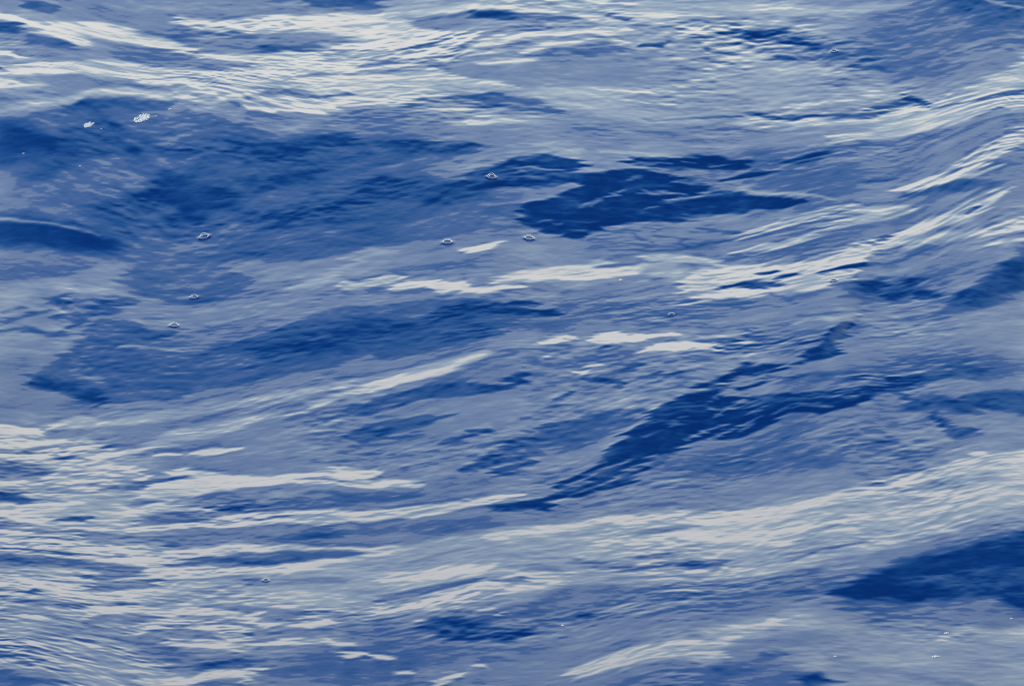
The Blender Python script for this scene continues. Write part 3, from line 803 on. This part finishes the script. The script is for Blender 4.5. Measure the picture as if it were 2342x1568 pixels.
# ======================= bubbles and foam ================================
def ground(u, v):
    """point of the sea seen at frame point (u, v)"""
    d = FWD*F_PX + np.array([1.0, 0, 0])*(u-PW/2) + UP*(PH/2-v)
    d = d/np.linalg.norm(d); t = -CAM[2]/d[2]
    lo, hi = t-.9, t+.9
    ts = np.linspace(lo, hi, 1500); p = CAM[None]+d[None]*ts[:, None]
    dz = p[:, 2]-sea(p[:, 0], p[:, 1], np.full(len(ts), .003))
    k = int(np.argmax(dz < 0)); 
    f = dz[k-1]/(dz[k-1]-dz[k]); return p[k-1]+(p[k]-p[k-1])*f
def hz(x, y):
    return float(sea(np.array([x]), np.array([y]), np.array([.003]))[0])
def link_mesh(name, verts, faces, m, parent=None, loc=(0,0,0)):
    me = bpy.data.meshes.new(name); me.from_pydata(verts, [], faces); me.update()
    me.polygons.foreach_set('use_smooth', [True]*len(me.polygons))
    me.materials.append(m)
    o = bpy.data.objects.new(name, me); sc.collection.objects.link(o)
    o.parent = parent; o.location = loc; return o
def dome(r, squash=1.0, ns=24, nr=7, low=-.12, cx=0, cy=0, cz=0):
    v = []; f = []
    for j in range(nr):
        a = low + (pi/2-low)*j/nr
        for i in range(ns):
            t = 2*pi*i/ns; v.append((cx+r*cos(a)*cos(t), cy+r*cos(a)*sin(t), cz+r*squash*sin(a)))
    v.append((cx, cy, cz+r*squash))
    for j in range(nr-1):
        for i in range(ns):
            f.append((j*ns+i, j*ns+(i+1)%ns, (j+1)*ns+(i+1)%ns, (j+1)*ns+i))
    for i in range(ns): f.append(((nr-1)*ns+i, (nr-1)*ns+(i+1)%ns, nr*ns))
    return v, f
PXM = VIEW_W/PW                     # metres of width per frame unit at the middle
def things(name, label, cat, loc, group=None):
    o = bpy.data.objects.new(name, None); sc.collection.objects.link(o)
    o.empty_display_size = .01; o.location = loc
    o['label'] = label; o['category'] = cat
    if group: o['group'] = group
    return o
def bubble(u, v, wpx, label, group='clear bubbles floating on the sea', squash=.92, rim=True):
    wpx *= .9; p = ground(u, v+wpx*.12); dep = np.linalg.norm(p-CAM)
    r = wpx*.5*PXM*dep/DIST
    root = things('bubble', label, 'bubble', tuple(p), group)
    vv, ff = dome(r, squash)
    link_mesh('film', vv, ff, M_FILM, root)
    if rim:
        # collar of water drawn up around the foot of the bubble
        ns = 36; V = []; Fc = []
        radii = [0, .3, .55, .72, .84, .92, .98, 1.04, 1.12, 1.22, 1.35, 1.5, 1.7, 1.95, 2.2]; nr = len(radii)
        for s in radii:
            up = .15*math.exp(-(s-.95)/.30) if s > .95 else .15*math.exp(-(.95-s)/.16)-.05*(1-s)
            up -= .15*math.exp(-1.25/.30)+.03*max(0, s-1.9)
            for i in range(ns):
                t = 2*pi*i/ns; x, y = s*r*cos(t), s*r*sin(t)
                V.append((x, y, hz(p[0]+x, p[1]+y)-p[2]+up*r))
        for j in range(nr-1):
            for i in range(ns): Fc.append((j*ns+i, (j+1)*ns+i, (j+1)*ns+(i+1)%ns, j*ns+(i+1)%ns))
        link_mesh('meniscus', V, Fc, M_WATER, root)
    return root
BUB = [
 (1124, 403, 23, 'clear bubble at the left edge of the darkest blue patch in the middle', .95),
 (1023, 552, 24, 'clear bubble left of the small bright streak, just below the long dark trough', .9),
 (1210, 543, 23, 'clear bubble right of the small bright streak, under the darkest blue patch', .9),
 (467, 540, 25, 'large round clear bubble with two bright glints in the dark trough at left', .95),
 (444, 678, 19, 'clear bubble in the lower tip of the left dark trough, above the pale band', .9),
 (398, 742, 21, 'clear bubble on the pale grey band between the two left dark troughs', .85),
 (1907, 116, 17, 'small clear bubble among choppy dark specks near the upper right corner', .95),
 (1906, 640, 18, 'clear bubble on the lower edge of the bright white band at right', .9),
 (1536, 718, 16, 'small flat bubble alone in the grey water right of centre', .7),
 (608, 1325, 17, 'small clear bubble in the white and grey streaks at lower left', .85),
]
for u, v, w, lab, sq in BUB: bubble(u, v, w, lab, squash=sq)
def speck(u, v, w, label, elong=1.0, group='tiny white foam specks'):
    p = ground(u, v); r = w*.5*PXM*np.linalg.norm(p-CAM)/DIST
    cells = [(0, 0, 1.0), (.75*elong, .2, .7), (-.7*elong, -.25, .75), (.1, .7, .6)]
    V = []; Fc = []
    for cx, cy, s in cells:
        a, b = dome(r*.62*s, .7, 12, 4, -.5, cx*r*.75, cy*r*.75, 0); k = len(V)
        V += a; Fc += [tuple(i+k for i in f) for f in b]
    o = link_mesh('foam_speck', V, Fc, M_FOAM, None, tuple(p))
    o['label'] = label; o['category'] = 'foam'; o['group'] = group; return o
speck(389, 250, 8, 'white foam speck under the broad white band, up and right of the large foam patch')
speck(357, 266, 6, 'tiny foam speck directly above the right end of the large foam patch')
speck(232, 295, 4, 'tiny foam speck touching the right side of the small foam patch')
speck(54, 351, 6, 'tiny foam speck in the darkest part of the upper left trough')
speck(183, 380, 6, 'tiny foam speck below the small foam patch, at the trough\'s lower edge')
speck(1287, 1429, 8, 'foam speck in the mottled blue water at the bottom centre')
speck(2140, 1501, 15, 'blurred bright foam speck near the lower right corner, largest of its kind', 1.5)
speck(2165, 1447, 11, 'blurred foam speck above the largest one in the lower right', 1.4)
speck(2313, 1414, 7, 'faint foam speck under the right end of the big dark patch')
speck(1910, 1500, 8, 'faint foam speck left in the pale blurred water at the bottom')
def foam(u, v, wpx, dpx, tilt, n, label, seed):
    """raft of froth: a lumpy white skin with small round openings, covered with tiny domes"""
    rnd = random.Random(seed)
    p = ground(u, v); k = PXM*np.linalg.norm(p-CAM)/DIST
    a, b = wpx*.5*k, dpx*.5*k/sin(R(18.0))*.82
    root = things('foam_patch', label, 'foam', tuple(p), 'white foam patches in the dark trough at left')
    st = tilt                       # the raft lies askew: its right end is farther away
    cells = []
    for _ in range(4000):
        if len(cells) >= n: break
        t = rnd.uniform(0, 2*pi); q = math.sqrt(rnd.random())
        x, y = q*cos(t)*a, q*sin(t)*b; rad = rnd.uniform(.09, .19)*a
        if all(math.hypot(x-c[0], y-c[1]) > (rad+c[2])*.86 for c in cells): cells.append((x, y, rad))
    holes = set(rnd.sample(range(len(cells)), max(3, n//6)))
    pos = lambda x, y: (x, y+x*st)
    # skin
    ns, nr = 44, 15; V = []; Fc = []; keep = []
    for j in range(nr+1):
        s = j/nr
        for i in range(ns):
            t = 2*pi*i/ns; wob = 1+.07*sin(3*t+seed)+.05*sin(7*t+2*seed)
            x, y = s*a*wob*cos(t), s*b*wob*sin(t)
            X, Y = pos(x, y)
            z = .07*a*(1-s**4)+.012*a*rnd.random()-.001*s**6
            V.append((X, Y, hz(p[0]+X, p[1]+Y)-p[2]+z)); keep.append((x, y))
    for j in range(nr):
        for i in range(ns):
            f = (j*ns+i, (j+1)*ns+i, (j+1)*ns+(i+1)%ns, j*ns+(i+1)%ns)
            mx_ = sum(keep[q][0] for q in f)/4; my_ = sum(keep[q][1] for q in f)/4
            if any(math.hypot(mx_-cells[h][0], my_-cells[h][1]) < cells[h][2]*.95 for h in holes): continue
            Fc.append(f)
    link_mesh('foam_skin', V, Fc, M_FOAM, root)
    for i, (x, y, rad) in enumerate(cells):
        X, Y = pos(x, y); z = hz(p[0]+X, p[1]+Y)-p[2]
        vv, ff = dome(rad, .9, 12, 4, -.1)
        link_mesh('foam_bubble', vv, ff, M_FILM if i in holes else M_FOAM, root, (X, Y, z+.02*a))
foam(325, 271, 37, 17, .55, 40, 'largest white foam patch, tilted oval of tiny bubbles with dark holes', 3)
foam(202, 286, 24, 12, .5, 24, 'smaller white foam patch left of the largest one', 8)
def fleck(u, v, w, label):
    p = ground(u, v); r = w*.5*PXM*np.linalg.norm(p-CAM)/DIST
    rnd = random.Random(int(u)); ns = 11; V = []; Fc = []
    for z, s in ((-.2*r, .9), (.12*r, 1.0), (.34*r, .62)):
        for i in range(ns):
            t = 2*pi*i/ns; q = s*(.85+.3*rnd.random()); V.append((r*q*cos(t), 1.2*r*q*sin(t), z))
    for j in range(2):
        for i in range(ns): Fc.append((j*ns+i, j*ns+(i+1)%ns, (j+1)*ns+(i+1)%ns, (j+1)*ns+i))
    Fc.append(tuple(2*ns+i for i in range(ns)))
    o = link_mesh('floating_fleck', V, Fc, M_STRAW, None, tuple(p))
    o['label'] = label; o['category'] = 'debris'; return o
fleck(1420, 640, 8, 'small orange tan fleck floating just under the bright band right of centre')
fleck(1331, 623, 5, 'tiny pale orange fleck lying in the bright band right of centre')
